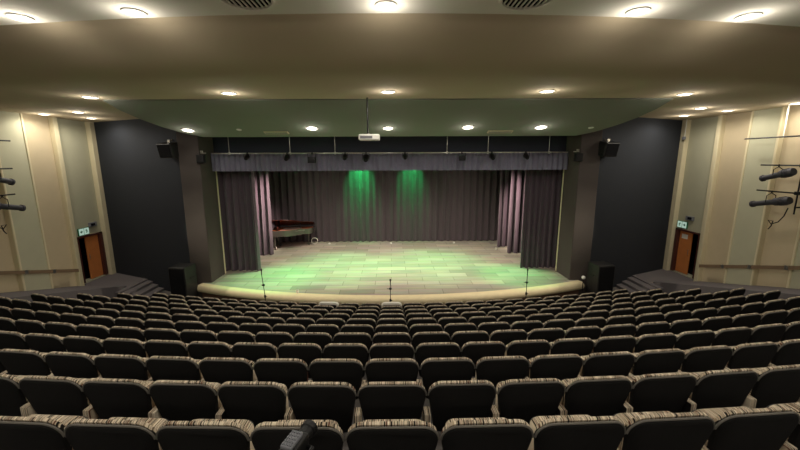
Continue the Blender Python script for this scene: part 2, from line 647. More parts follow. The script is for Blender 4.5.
ZC = 5.18
curtain('stage_curtain', 'dark plum grey leg curtain at the left edge of the stage opening', 'curtain', -7.0, -5.42, 14.42, ZS + 0.02, ZC, 0.07, 0.24, seed=2)
curtain('stage_curtain', 'pink edged dark curtain behind the left leg curtain, beside the orange-topped tables', 'curtain', -6.7, -5.72, 16.6, ZS + 0.02, ZC, 0.10, 0.24, seed=5, flare=-0.1, yend=17.0)
curtain('stage_curtain', 'dark grey leg curtain at the right edge of the stage opening', 'curtain', 7.0, 5.42, 14.55, ZS + 0.02, ZC, 0.06, 0.2, seed=8)
curtain('stage_curtain', 'pink edged dark curtain just left of the right leg curtain, middle one of three', 'curtain', 6.9, 5.66, 17.0, ZS + 0.02, ZC, 0.11, 0.25, seed=11)
curtain('stage_curtain', 'pink edged dark curtain touching the right end of the backdrop, rearmost on the right', 'curtain', 6.9, 5.55, 18.3, ZS + 0.02, ZC, 0.11, 0.25, seed=13)
curtain('backdrop_curtain', 'wide dark grey pleated backdrop curtain across the back of the stage', 'backdrop', -8.0, 8.0, 19.68, ZS + 0.02, 7.2, 0.10, 0.36, seed=21)
curtain('border_curtain', 'short slate grey pleated border curtain hanging across the top of the stage', 'border', -6.72, 6.72, 13.8, CAMZ - 0.43, CAMZ + 0.25, 0.035, 0.19, seed=31)

# lighting batten with its hangers
bt = thing('lighting_batten', 'long steel lighting pipe hung above the border curtain on thin rods', 'pipe', (0, 13.5, CAMZ + 0.22))
MB().tube([(-6.55, 0, 0), (6.55, 0, 0)], 0.022, 10).build('pipe', 'chrome', bt, smooth=True)
for px in (229, 290, 335, 447, 488, 549):
    X = at_y(px, 150, 13.5).x
    b = MB()
    b.tube([(X, 0, 0.02), (X, 0, 0.95)], 0.011, 6)
    b.box((X, 0, 0), (0.06, 0.07, 0.1), bev=0.01)
    b.build('hanger', 'chrome', bt)


def stage_lamp(px, label, sc=1.0, kind='par'):
    X = at_y(px, 158, 13.42).x
    t = thing('stage_spotlight', label, 'stage light', (X, 13.38, CAMZ + 0.21), 0, 'stage lights on the batten')
    b = MB()
    b.box((-0.13 * sc, 0, -0.12 * sc), (0.012, 0.03, 0.24 * sc))
    b.box((0.13 * sc, 0, -0.12 * sc), (0.012, 0.03, 0.24 * sc))
    b.box((0, 0, -0.01), (0.27 * sc, 0.03, 0.012))
    b.tube([(0, 0, -0.01), (0, 0.12, 0.01)], 0.02)
    b.box((0, 0.12, 0.0), (0.05, 0.06, 0.07))
    b.build('yoke', 'metal_black', t)
    b = MB()
    mt = Matrix.Rotation(R(115), 4, 'X')
    if kind == 'par':
        b.lathe([(0, 0.16), (0.08, 0.16), (0.105, 0.08), (0.12, -0.10), (0.125, -0.14), (0.11, -0.14), (0.10, -0.1), (0, -0.1)], (0, 0, -0.2 * sc), 18, mt @ Matrix.Scale(sc, 4))
    else:
        b.box((0, 0, -0.2 * sc), (0.25 * sc, 0.16 * sc, 0.2 * sc), bev=0.02)
        for q in (-0.06, 0, 0.06):
            b.box((0, -0.085 * sc, -0.2 * sc + q * sc), (0.2 * sc, 0.02, 0.02 * sc))
    b.build('housing', 'metal_black', t, smooth=True)


stage_lamp(312, 'largest black stage light on the batten, box shaped, left of the projector', 1.15, 'box')
stage_lamp(345, 'small black stage light on the batten, just left of the projector', 0.75)
stage_lamp(366, 'round black stage light on the batten, right below the projector', 0.95)
stage_lamp(405, 'small black stage light on the batten, just right of the stage centre', 0.7)
stage_lamp(462, 'box shaped black stage light on the batten, right of the stage centre', 0.95, 'box')
stage_lamp(492, 'round black stage light on the batten, beside the second rod from the right', 0.8)
stage_lamp(526, 'small black stage light near the right end of the batten', 0.75)
stage_lamp(287, 'round black stage light on the batten, beside the second rod from the left', 0.8)
stage_lamp(247, 'small black stage light near the left end of the batten', 0.7)

# fixtures clamped to the columns
for sgn, px, side in ((-1, 212, 'left'), (1, 563, 'right')):
    X = sgn * 6.70
    t = thing('column_light', 'black lamp with a pale clamp on top of the %s stage column' % side, 'stage light', (X, 13.2, CAMZ + 0.05), 0, 'lamps on the columns')
    b = MB()
    b.box((0, -0.12, 0.18), (0.3, 0.03, 0.03))
    b.box((0, -0.12, 0.22), (0.09, 0.06, 0.1), bev=0.01)
    b.build('clamp', 'chrome', t)
    b = MB()
    b.box((0, -0.2, -0.02), (0.26, 0.2, 0.3), bev=0.03)
    b.build('housing', 'metal_black', t)

# ------------------------------------------------------------------ projector
pp = at_y(369.5, 137.5, 9.35)
t = thing('projector', 'white projector hanging from the ceiling on a thin black pole', 'projector', (pp.x, 9.35, pp.z))
b = MB()
b.box((0, 0, 0), (0.52, 0.42, 0.15), bev=0.025)
pb = b.build('body', 'white', t)
b = MB()
b.lathe([(0.055, 0), (0.06, 0.05), (0.045, 0.05), (0.04, 0.01), (0, 0.01)], (0.1, 0.2, 0), 18, Matrix.Rotation(R(-90), 4, 'X'))
b.build('lens', 'glass', pb)
b = MB()
b.box((-0.07, -0.213, 0.0), (0.3, 0.006, 0.06))
b.build('vent_grille', 'grey_plastic', pb)
b = MB()
b.tube([(-0.04, 0, 0.07), (-0.04, 0, ZTOP - pp.z - 0.002)], 0.022, 10)
b.box((-0.04, 0, 0.085), (0.2, 0.2, 0.02))
b.build('pole', 'metal_black', t)


# ------------------------------------------------------------------ downlights
def downlight(p, label, row, tilt=None, size=0.1, lit=True, energy=30.0, col=(1.0, 0.92, 0.80), ang=150, spill=0.17):
    t = thing('downlight', label, 'ceiling light', p, 0, row)
    nrm = Vector((0, 0, 1)) if tilt is None else tilt
    mt = nrm.to_track_quat('Z', 'Y').to_matrix().to_4x4()
    b = MB()
    b.lathe([(size * 1.35, 0.0), (size * 1.35, -0.014), (size * 1.02, -0.022), (size, -0.006), (size, 0.0)], (0, 0, 0), 24, mt)
    b.build('trim_ring', 'white', t, smooth=True)
    b = MB()
    b.lathe([(0, -0.016), (size * 0.6, -0.014), (size * 0.99, -0.008)], (0, 0, 0), 24, mt)
    b.build('lens', 'lamp' if lit else 'white', t, smooth=True)
    if lit and energy:
        q = Vector(p) + Vector((0, 0, -0.05))
        spot('downlight_lamp', q, q + nrm * -1.0, energy, col, ang, 0.45, 0.06)
        l = bpy.data.lights.new('downlight_spill', 'POINT')
        l.energy = energy * spill
        l.color = col
        l.shadow_soft_size = 0.08
        o = bpy.data.objects.new('downlight_spill', l)
        C.objects.link(o)
        o.location = Vector(p) - nrm * 0.2


ordw = ['first', 'second', 'third', 'fourth', 'fifth', 'sixth', 'seventh', 'eighth', 'ninth', 'tenth', 'eleventh', 'twelfth',
        'thirteenth', 'fourteenth', 'fifteenth', 'sixteenth', 'seventeenth']
pos5 = ['leftmost', 'second from the left', 'middle one', 'second from the right', 'rightmost']
E1, E2, E3, E4 = 52, 52, 30, 66
for (px, py), w in zip(((20, 17), (134, 12), (386, 5), (638, 11), (748, 16)), pos5):
    p = at_z(px, py, ZNEAR - 0.001)
    p.y = min(p.y, arcY(p.x) - 0.16)
    downlight(p, 'round downlight in the pale front ceiling, %s of five' % w, 'downlights in the front ceiling', energy=E1, size=0.105, ang=176)
for (px, py), w in zip(((90, 97), (229, 93), (388, 91.5), (547, 91), (685, 94)), pos5):
    p = at_z(px, py, ZTOP - 0.001)
    downlight(p, 'round downlight beside the grey green soffit, %s of five' % w, 'downlights in the beige ceiling', energy=E2, size=0.125, ang=176)
sn = Vector((0, SZ0 - SZ1, SY1 - SY0)).normalized()
for px, py, lit, sz, lab in ((188, 130, 1, .15, 'lit downlight at the left end of the grey green soffit'),
                             (239, 129.5, 0, .06, 'small unlit downlight left of the left strip vent on the soffit'),
                             (312, 128, 1, .15, 'lit downlight on the soffit between left strip vent and projector'),
                             (388, 128, 1, .13, 'lit downlight on the soffit, just right of the projector'),
                             (468, 127, 1, .15, 'lit downlight on the soffit, left of the right strip vent'),
                             (541, 127, 1, .15, 'lit downlight on the soffit, right of the right strip vent'),
                             (591, 127.5, 0, .06, 'small unlit downlight at the right end of the soffit')):
    d = ray(px, py)
    k = (SZ0 - CAMZ - (SZ1 - SZ0) / (SY1 - SY0) * SY0)
    s_ = (SZ1 - SZ0) / (SY1 - SY0)
    tt = k / (d.z - s_ * d.y)
    p = Vector((0, 0, CAMZ)) + d * tt - sn * 0.001
    downlight(p, lab, 'downlights in the soffit', tilt=sn, size=sz, lit=bool(lit), energy=E3, ang=176)
for px, py, lab in ((44, 114, 'ceiling downlight above the beige panel of the left wall'),
                    (78, 112, 'ceiling downlight out from the left wall, third from the dark corner'),
                    (91, 118, 'ceiling downlight above the cream post left of the stage'),
                    (684, 115.5, 'ceiling downlight above the cream post right of the stage'),
                    (701, 108, 'ceiling downlight out from the right wall, above the right door panel'),
                    (728, 110.5, 'ceiling downlight above the beige panel of the right wall'),
                    (798, 103, 'ceiling downlight cut by the right edge of the photo')):
    p = at_z(px, py, ZTOP - 0.001)
    if abs(p.x) > 11.6:
        p.x = math.copysign(11.6, p.x)
    if p.y > 14.4:
        p.y = 14.4
    downlight(p, lab, 'downlights beside the walls', energy=E4, size=0.12, ang=176)
# assumed unseen house lights behind the camera, added to light the seats
for x in (-8.5, -4.3, 0, 4.3, 8.5):
    for y in (-3.5, 0.8):
        downlight((x, y, ZNEAR - 0.001), 'assumed round downlight above the rear seats, unseen', 'assumed downlights over the rear seats', energy=85, size=0.085, ang=160)

# ceiling vents
for px, side in ((250.5, 'left'), (523, 'right')):
    p = at_z(px, 3, ZNEAR)
    t = thing('ceiling_vent', 'round slatted air vent in the front ceiling, %s of the middle downlight' % side, 'vent', (p.x, 4.72, ZNEAR - 0.001), 0, 'round ceiling vents')
    b = MB()
    b.lathe([(0.34, 0), (0.335, -0.025), (0.30, -0.03), (0.29, -0.004), (0.29, 0)], seg=40)
    b.build('rim', 'ceiling_near', t, smooth=True)
    b = MB()
    b.lathe([(0, -0.002), (0.29, -0.002)], seg=40)
    b.build('backing', 'black', t)
    for k in range(9):
        xx = -0.24 + 0.06 * k
        h = math.sqrt(0.285 ** 2 - xx * xx)
        b = MB()
        b.box((xx, 0, -0.014), (0.014, 2 * h, 0.02))
        b.build('slat', 'ceiling_near', t)
# flat strip vents in the soffit
for px0, px1, py, side in ((265, 288, 132.3, 'left'), (488, 512, 131.3, 'right')):
    d = ray((px0 + px1) / 2, py)
    tt = k_ = (SZ0 - CAMZ - s_ * SY0) / (d.z - s_ * d.y)
    p = Vector((0, 0, CAMZ)) + d * tt
    wv = (px1 - px0) / F * p.y
    t = thing('strip_vent', 'flat pale strip vent on the soffit, %s of the projector' % side, 'vent', p, 0, 'strip vents')
    b = MB()
    mt = Matrix.Rotation(-math.atan2(SZ0 - SZ1, SY1 - SY0), 4, 'X')
    b.box((0, 0, -0.015), (wv, 0.22, 0.03), mtx=mt)
    b.build('frame', 'cream', t)
    b = MB()
    for q in (-0.05, 0, 0.05):
        b.box(mt @ Vector((0, q, -0.033)), (wv * 0.92, 0.015, 0.006), mtx=mt)
    b.build('grille', 'grey_plastic', t)

# ------------------------------------------------------------------ speakers
for px, py, side, sgn in ((186.5, 263, 'left', -1), (597, 261, 'right', 1)):
    q = at_y(px, py, 12.75)
    hgt = q.z
    t = thing('floor_speaker', 'big black loudspeaker cabinet standing on the floor %s of the stage' % side, 'speaker', (q.x, 12.45, 0), sgn * R(6), 'floor speakers')
    b = MB()
    b.box((0, 0, hgt / 2), (0.62, 0.62, hgt), bev=0.02)
    b.build('cabinet', 'plastic', t)
    b = MB()
    b.box((0, -0.318, hgt / 2), (0.54, 0.02, hgt - 0.1), bev=0.008)
    b.build('grille', 'black', t)
    b = MB()
    b.tube([(sgn * -0.315, -0.08, hgt * .7), (sgn * -0.34, -0.08, hgt * .7), (sgn * -0.34, 0.08, hgt * .7), (sgn * -0.315, 0.08, hgt * .7)], 0.012)
    b.build('handle', 'metal_black', t)
for px, py, side, sgn in ((168.5, 150, 'left', -1), (608, 149, 'right', 1)):
    q = at_y(px, py, 12.95)
    t = thing('wall_speaker', 'small black loudspeaker hung high on the dark wall %s of the stage' % side, 'speaker', (q.x, 12.95, q.z), sgn * R(14), 'wall speakers')
    b = MB()
    mt = Matrix.Rotation(R(12), 4, 'X')
    b.box((0, 0, 0), (0.58, 0.36, 0.50), bev=0.03, mtx=mt)
    b.build('cabinet', 'plastic', t)
    b = MB()
    b.box(mt @ Vector((0, -0.185, 0)), (0.5, 0.02, 0.42), mtx=mt)
    b.build('grille', 'black', t)
    b = MB()
    b.tube([(-sgn * -0.05, 0.1, 0.2), (-sgn * -0.05, 0.25, 0.36), (-sgn * -0.1, 0.75, 0.36)], 0.025)
    b.box((0.02, 0.05, 0.3), (0.1, 0.06, 0.1))
    b.build('bracket', 'chrome', t)

# small white ball lamp by the right speaker
q = at_y(583.5, 277.5, 12.4)
t = thing('ball_light', 'small white ball on a black stand, between stage lip and right speaker', 'lamp', (q.x, 12.4, 0))
b = MB()
b.lathe([(0, 0.07), (0.04, 0.057), (0.065, 0.02), (0.065, -0.02), (0.04, -0.057), (0, -0.07)], (0, 0, q.z), 16)
b.build('ball', 'white', t, smooth=True)
b = MB()
b.tube([(0, 0, 0.0), (0, 0, q.z - 0.065)], 0.015)
b.lathe([(0.15, 0), (0.15, 0.02), (0, 0.02)], seg=16)
b.build('stand', 'metal_black', t)

# ------------------------------------------------------------------ microphone stands
for px, py, tilt, lab in ((263, 268.5, -0.012, 'tall black microphone stand before the left part of the stage'),
                          (390.3, 279, 0.0, 'black microphone stand before the centre of the stage'),
                          (527.8, 268.5, 0.0, 'black microphone stand before the right part of the stage')):
    q0 = at_y(px, py, 11.0)
    yb = lip_y(q0.x) - 0.42
    q = at_y(px, py, yb)
    hgt = q.z
    t = thing('microphone_stand', lab, 'microphone stand', (q.x, yb, 0), 0, 'microphone stands')
    b = MB()
    b.tube([(0, 0, 0.12), (0, 0, 0.70)], 0.014)
    b.build('lower_tube', 'metal_black', t)
    b = MB()
    b.tube([(0, 0, 0.70), (tilt * 5, 0, hgt - 0.22)], 0.011)
    b.build('upper_tube', 'metal_black', t)
    b = MB()
    b.lathe([(0, 0.05), (0.028, 0.04), (0.034, 0), (0.028, -0.05), (0, -0.05)], (0, 0, 0.66), 12)
    b.tube([(0, 0, 0.66), (0.06, -0.02, 0.65)], 0.014)
    b.build('clutch', 'metal_black', t, smooth=True)
    b = MB()
    b.lathe([(0, 0.035), (0.04, 0.025), (0.05, 0), (0.04, -0.025), (0, -0.035)], (tilt * 2, 0, 1.05), 12)
    b.tube([(tilt * 2, 0, 1.05), (-0.11, -0.02, 1.06)], 0.008)
    b.build('boom_knob', 'metal_black', t, smooth=True)
    b = MB()
    b.lathe([(0, -0.17), (0.014, -0.17), (0.017, -0.03), (0.027, 0.0), (0.030, 0.03), (0.02, 0.055), (0, 0.06)], (tilt * 5, 0, hgt - 0.06), 12)
    b.build('microphone', 'plastic', t, smooth=True)
    for a in (30, 150, 270):
        b = MB()
        b.tube([(0, 0, 0.13), (0.32 * math.cos(R(a)), 0.32 * math.sin(R(a)), 0.015)], 0.011)
        b.build('leg', 'metal_black', t)

# ------------------------------------------------------------------ tables in the back left corner of the stage
t = thing('grand_piano', 'dark grand piano with raised lid and orange interior in the back left corner', 'piano', (-5.12, 18.62, ZS), R(9))


def piano_outline(sc=1.0, n=10):
    """keyboard on the left, straight back, bent side towards the seats"""
    pts = [(-1.05, 0.68), (-1.05, -0.70), (-0.35, -0.70)]
    for k in range(n + 1):
        u = k / n
        pts.append((-0.35 + 1.0 * u, -0.70 + 0.48 * (3 * u * u - 2 * u ** 3)))
    for k in range(1, 7):
        a = -PI / 2 + PI / 2 * k / 6
        pts.append((0.65 + 0.40 * math.cos(a), 0.18 + 0.40 * math.sin(a)))
    pts += [(1.05, 0.60), (0.98, 0.68)]
    return [(x * sc, y * sc) for x, y in pts]


o1, o2 = piano_outline(), piano_outline(0.955)
b = MB()
b.loops([[(x, y, z) for x, y in o] for o, z in ((o2, 0.70), (o1, 0.70), (o1, 1.0), (o2, 1.0), (o2, 0.72))], cap=False)
b.build('rim', 'piano_gloss', t)
b = MB()
b.prism(piano_outline(0.95), 0.90, 0.93)
pl = b.build('sound_board', 'table_orange', t)
b = MB()
for k in range(14):
    y = -0.5 + 0.075 * k
    b.box((-0.1, y, 0.935), (1.4 - 0.04 * k, 0.008, 0.01), rz=0.12)
b.build('strings', 'chrome', pl)
b = MB()
a = R(22)
lid = []
for x, y in piano_outline(1.01):
    d = 0.69 - y
    lid.append((x, 0.69 - d * math.cos(a), 1.01 + d * math.sin(a)))
nv = Vector((0, math.sin(a), math.cos(a))) * 0.025
b.loops([lid, [Vector(p) + nv for p in lid]])
b.build('lid', 'piano_red', t)
b = MB()
b.tube([(0.35, -0.10, 0.98), (0.35, 0.0, 1.27)], 0.014)
b.build('prop_stick', 'metal_black', t)
b = MB()
b.box((-1.14, -0.01, 0.74), (0.22, 1.30, 0.05), bev=0.01)
b.box((-1.14, -0.66, 0.80), (0.22, 0.07, 0.14), bev=0.02)
b.box((-1.14, 0.64, 0.80), (0.22, 0.07, 0.14), bev=0.02)
kb = b.build('key_bed', 'piano_gloss', t)
b = MB()
b.box((-1.17, -0.01, 0.775), (0.14, 1.20, 0.02))
b.build('keys', 'white', kb)
b = MB()
b.box((-0.75, 0, 1.08), (0.03, 0.8, 0.2), mtx=Matrix.Rotation(R(-14), 4, 'Y'))
b.build('music_desk', 'piano_red', t)
for x, y in ((-0.9, -0.55), (-0.9, 0.55), (0.72, 0.25)):
    b = MB()
    b.lathe([(0, 0.70), (0.075, 0.70), (0.075, 0.62), (0.05, 0.58), (0.035, 0.08), (0.045, 0.06), (0.03, 0.0), (0, 0)], (x, y, 0), 12)
    b.build('leg', 'piano_gloss', t, smooth=True)
b = MB()
b.box((-0.72, 0.07, 0.42), (0.03, 0.03, 0.58))
b.box((-0.72, -0.07, 0.42), (0.03, 0.03, 0.58))
b.box((-0.72, 0, 0.12), (0.12, 0.26, 0.07), bev=0.01)
b.build('pedal_lyre', 'metal_black', t)
# cable coil right of the tables
q = at_y(314.5, 241.5, 19.15)
b = MB()
for k in range(3):
    b.tube([(0.17 * math.cos(a * PI / 12), 0.02 * math.sin(a * PI / 5) + 0.02 * k, 0.185 + 0.17 * math.sin(a * PI / 12)) for a in range(25)], 0.012, 6, cap=False)
o = b.build('cable_coil', 'paper', smooth=True, loc=(q.x, 19.15, ZS))
tag(o, 'pale coiled cable ring leaning by the backdrop, right of the tables', 'cable')
# little white markers on the stage
for px, py, lab in ((331, 241.8, 'small white marker at the foot of the backdrop, left one of three'),
                    (391, 242, 'small white marker at the foot of the backdrop, middle one of three'),
                    (453, 242, 'small white marker at the foot of the backdrop, right one of three')):
    q = at_z(px, py, ZS)
    b = MB()
    b.lathe([(0, 0.06), (0.04, 0.055), (0.055, 0.03), (0.06, 0), (0, 0)], seg=14)
    tag(b.build('floor_marker', 'white', smooth=True, loc=(q.x, min(q.y, 19.2), ZS)), lab, 'marker', 'white markers by the backdrop')
for px, py, lab in ((297.5, 293, 'small white cup standing on the stage just behind the lip'),
                    (276, 248.5, 'small white cup at the foot of the left pink edged curtain'),
                    (496, 250, 'small white cup by the foot of the right rear curtain')):
    q = at_z(px, py, ZS)
    t = thing('paper_cup', lab, 'cup', (q.x, q.y, ZS), 0, 'white cups on the stage')
    b = MB()
    b.lathe([(0, 0), (0.035, 0), (0.048, 0.11), (0.051, 0.112), (0.045, 0.11), (0.033, 0.008), (0, 0.008)], seg=16)
    b.build('body', 'paper', t, smooth=True)

# ------------------------------------------------------------------ handrails
for sgn, side in ((-1, 'left'), (1, 'right')):
    zr = lambda y: CAMZ - 3.38 - 0.285 * (y - 10.7)
    X = sgn * (XW - 0.30)
    t = thing('handrail', 'brown wooden handrail running down the %s wall on bright brackets' % side, 'handrail', (X, 10.0, 0))
    y0, y1 = 7.2, 13.15
    b = MB()
    A = [(dx, y0 - 10, zr(y0) + dz) for dx, dz in ((-.03, -.06), (.03, -.06), (.03, .06), (-.03, .06))]
    B_ = [(dx, y1 - 10, zr(y1) + dz) for dx, dz in ((-.03, -.06), (.03, -.06), (.03, .06), (-.03, .06))]
    b.loops([A, B_])
    b.build('rail', 'rail_wood', t)
    for y in JO[1:7]:
        b = MB()
        b.tube([(sgn * 0.12, y - 10, zr(y) - 0.02), (0, y - 10, zr(y) - 0.02), (-sgn * 0.02, y - 10, zr(y) - 0.0)], 0.02)
        b.box((-sgn * 0.03, y - 10, zr(y)), (0.03, 0.10, 0.13))
        b.build('bracket', 'chrome', t)

# ------------------------------------------------------------------ exit signs and emergency lights
for sgn, side, px, py, qx, qy in ((-1, 'left', 83.5, 231.5, 92.5, 225), (1, 'right', 682.5, 224.5, 690.0, 219)):
    X = sgn * (XW - 0.03)
    q = at_x(px, py, X)
    t = thing('exit_sign', 'small green and white emergency exit sign above the %s door' % side, 'sign', (X, q.y, q.z), 0, 'exit signs')
    b = MB()
    b.box((0, 0, 0), (0.04, 0.50, 0.28))
    b.build('board', 'sign_green', t)
    xx = -sgn * 0.024
    b = MB()
    b.box((xx, -0.12, 0), (0.006, 0.215, 0.25))
    b.box((xx, 0.12, 0), (0.006, 0.215, 0.25))
    b.build('lit_panel', 'exit_glow', t)
    xx = -sgn * 0.030
    b = MB()     # arrow in the nearer half
    b.box((xx, -0.105, 0), (0.006, 0.10, 0.03))
    b.loops([[(xx - .003, -0.19, 0), (xx - .003, -0.12, -0.06), (xx - .003, -0.12, 0.06)], [(xx + .003, -0.19, 0), (xx + .003, -0.12, -0.06), (xx + .003, -0.12, 0.06)]])
    b.build('arrow', 'sign_green', t)
    b = MB()     # running figure
    b.lathe([(0, .003), (0.018, 0.003), (0.018, -0.003), (0, -0.003)], (xx, 0.10, 0.062), 10, Matrix.Rotation(R(90), 4, 'Y'))
    b.tube([(xx, 0.105, 0.04), (xx, 0.12, -0.015)], 0.014, 6)
    b.tube([(xx, 0.12, -0.015), (xx, 0.09, -0.04), (xx, 0.10, -0.08)], 0.009, 6)
    b.tube([(xx, 0.12, -0.015), (xx, 0.15, -0.05), (xx, 0.19, -0.055)], 0.009, 6)
    b.tube([(xx, 0.105, 0.035), (xx, 0.07, 0.02), (xx, 0.05, 0.035)], 0.007, 6)
    b.tube([(xx, 0.105, 0.035), (xx, 0.15, 0.03), (xx, 0.16, 0.0)], 0.007, 6)
    b.build('running_figure', 'sign_green', t)
    q = at_x(qx, qy, X)
    t = thing('emergency_light', 'dark emergency light box on the wall above the %s door' % side, 'light', (X, q.y, q.z), 0, 'emergency lights')
    b = MB()
    b.box((-sgn * 0.01, 0, 0.03), (0.08, 0.36, 0.17), bev=0.015)
    b.build('housing', 'grey_plastic', t)
    b = MB()
    b.box((-sgn * 0.052, -0.03, 0.03), (0.01, 0.2, 0.1), bev=0.004)
    b.build('lens', 'glass', t)

# sensor on the right cream post
q = at_x(685, 138, XW - 0.32)
t = thing('wall_sensor', 'small white sensor on a thin conduit down the right cream post', 'sensor', (XW - 0.3, 14.75, q.z))
b = MB()
b.box((0, 0, 0), (0.1, 0.1, 0.12), bev=0.02)
b.build('body', 'grey_plastic', t)
b = MB()
b.tube([(0.02, 0, 0.06), (0.02, 0, ZTOP - q.z)], 0.014)
b.build('conduit', 'white', t)


# ------------------------------------------------------------------ side lighting booms
def boom(sgn, side):
    X = sgn * 11.5
    xx = 745 if sgn > 0 else 10
    yb0 = at_x(745, 139, 11.5).y
    z1 = at_x(745, 139, 11.5).z
    z2 = at_x(762, 165, 11.5).z
    z3 = at_x(757, 190, 11.5).z
    ye1, ye2, ye3 = (yb0 if sgn > 0 else at_x(10, 141, -11.5).y), (at_x(761, 165, 11.5).y if sgn > 0 else at_x(12, 168, -11.5).y), (at_x(757, 190, 11.5).y if sgn > 0 else at_x(15, 195, -11.5).y)
    YB = 10.05
    t = thing('lighting_boom', 'black lighting pole with three short arms on the %s wall' % side, 'lighting frame', (X, YB, 0), 0, 'wall lighting booms')
    zb = z3 - 0.6
    b = MB()
    b.tube([(0, 0, zb), (0, 0, z1 + 0.15)], 0.02, 10)
    for z in (zb + 0.2, z2 + 0.1, z1 + 0.05):
        b.box((sgn * 0.205, 0, z), (0.41, 0.06, 0.04))
    b.build('pole', 'metal_black', t)
    for ye, z in ((ye1, z1), (ye2, z2), (ye3, z3)):
        b = MB()
        b.tube([(0, -0.75, z), (0, ye - YB, z)], 0.022, 8)
        b.box((0, 0, z), (0.1, 0.12, 0.1), bev=0.01)
        b.build('arm', 'metal_black', t)
    # profile spotlights
    for k, (pa, pb, zarm, lab) in enumerate((((762, 178.5), (794, 171.5), z2, 'upper'), ((752, 204), (790, 200.5), z3, 'lower'))):
        a_ = at_x(pa[0], pa[1], 11.4)
        c_ = at_x(pb[0], pb[1], 11.4)
        a_.x *= sgn
        c_.x *= sgn
        mid = (a_ + c_) / 2
        s = thing('profile_spotlight', '%s long black spotlight hanging from the %s wall lighting pole' % (lab, side), 'spotlight', (mid.x, mid.y, zarm - 0.02), 0, 'wall spotlights')
        o0 = Vector((mid.x, mid.y, zarm - 0.02))
        ax = (a_ - c_).normalized()
        mt = ax.to_track_quat('Z', 'Y').to_matrix().to_4x4()
        L = (a_ - c_).length
        b = MB()
        b.lathe([(0, 0), (0.10, 0), (0.12, 0.05), (0.12, L * 0.36), (0.085, L * 0.42), (0.085, L * 0.60)], c_ - o0, 16, mt)
        for q in (0.1, 0.16, 0.22):
            b.lathe([(0.12, q), (0.132, q), (0.132, q + 0.03), (0.12, q + 0.03)], c_ - o0, 16, mt)
        b.build('lamp_housing', 'metal_grey', s, smooth=True)
        b = MB()
        b.lathe([(0.08, L * 0.56), (0.08, L * 0.93), (0.10, L * 0.94), (0.10, L), (0.085, L), (0.085, L * 0.95), (0, L * 0.95)], c_ - o0, 16, mt)
        b.build('lens_tube', 'metal_grey', s, smooth=True)
        b = MB()
        m_ = mid - o0
        b.tube([(-0.14, 0, m_.z), (-0.14, 0, -0.10), (0, 0, -0.02), (0.14, 0, -0.10), (0.14, 0, m_.z)], 0.012, 6)
        b.tube([(0, 0, -0.03), (0, 0, 0.05)], 0.02)
        b.build('yoke', 'metal_black', s)
    # dangling cable
    pts = [(788, 208), (784, 216), (778, 222), (771, 224), (768, 220), (773, 221), (771, 226), (768, 229)]
    b = MB()
    P = []
    for px, py in pts:
        v = at_x(px, py, 11.75)
        v.x *= sgn
        P.append(v)
    b.tube(P, 0.016, 6)
    c0 = P[0].copy()
    for v in b.bm.verts:
        v.co -= c0
    tag(b.build('dangling_cable', 'metal_black', smooth=True, loc=c0), 'loose black cable dangling below the %s wall spotlights' % side, 'cable', 'dangling cables')
    if sgn > 0:
        v = at_x(783, 138, 11.6)
        b = MB()
        b.tube([(0, 0, 0), (0, 0, ZTOP - v.z)], 0.014, 6)
        tag(b.build('safety_wire', 'white', loc=v), 'thin white wire from the ceiling to the right lighting arm', 'wire')


boom(1, 'right')
boom(-1, 'left')

# ------------------------------------------------------------------ seats
def outline(wt, wb, z0, z1, rt, rb, seg=5):
    """rounded trapezoid in x,z"""
    pts = []
    for cx, cz, r, a0 in ((wt / 2 - rt, z1 - rt, rt, 0), (-(wt / 2 - rt), z1 - rt, rt, 90), (-(wb / 2 - rb), z0 + rb, rb, 180), (wb / 2 - rb, z0 + rb, rb, 270)):
        for k in range(seg + 1):
            a = R(a0 + 90 * k / seg)
            pts.append((cx + r * math.cos(a), cz + r * math.sin(a)))
    return pts


def slab(b, pts, layers, yfun):
    cx = 0
    cz = (max(p[1] for p in pts) + min(p[1] for p in pts)) / 2
    hw = max(p[0] for p in pts)
    hh = max(p[1] for p in pts) - cz
    rings = []
    for ins, y in layers:
        rings.append([Vector((x * (1 - ins / hw), y + yfun(x, z), cz + (z - cz) * (1 - ins / hh))) for x, z in pts])
    b.loops(rings)


HB = 0.825
lean = lambda x, z: (HB - z) * 0.20 + 0.22 * x * x
PROTO = {}


def proto_mesh(name, b, m):
    o = b.build(name, m, smooth=True)
    me = o.data
    bpy.data.objects.remove(o)
    return me


b = MB()
slab(b, outline(0.60, 0.485, 0.26, HB - 0.022, 0.12, 0.06, 6), [(0.03, -0.012), (0.008, -0.006), (0.0, 0.008), (0.0, 0.03)], lean)
PROTO['backrest'] = proto_mesh('backrest', b, 'seat_black')
b = MB()
ol = outline(0.602, 0.488, 0.255, HB - 0.018, 0.12, 0.06, 6)
top = [p for p in ol if p[1] > 0.5]
b.tube([Vector((x, lean(x, z) + 0.006, z)) for x, z in top], 0.008, 6)
PROTO['piping'] = proto_mesh('piping', b, 'piping')
b = MB()
slab(b, outline(0.59, 0.475, 0.30, HB, 0.12, 0.06, 6), [(0.006, 0.022), (0.0, 0.035), (0.0, 0.045), (0.012, 0.056), (0.05, 0.062)], lean)
PROTO['back_cushion'] = proto_mesh('back_cushion', b, 'stripe')
b = MB()
slab(b, outline(0.47, 0.47, 0.30, 0.655, 0.06, 0.05, 5), [(0.03, 0.175), (0.006, 0.185), (0.0, 0.20), (0.0, 0.27), (0.015, 0.29)], lambda x, z: (HB - z) * 0.06)
PROTO['seat'] = proto_mesh('seat', b, 'stripe')
b = MB()
slab(b, outline(0.45, 0.45, 0.31, 0.63, 0.05, 0.05, 4), [(0.0, 0.286), (0.0, 0.30), (0.02, 0.312)], lambda x, z: (HB - z) * 0.06)
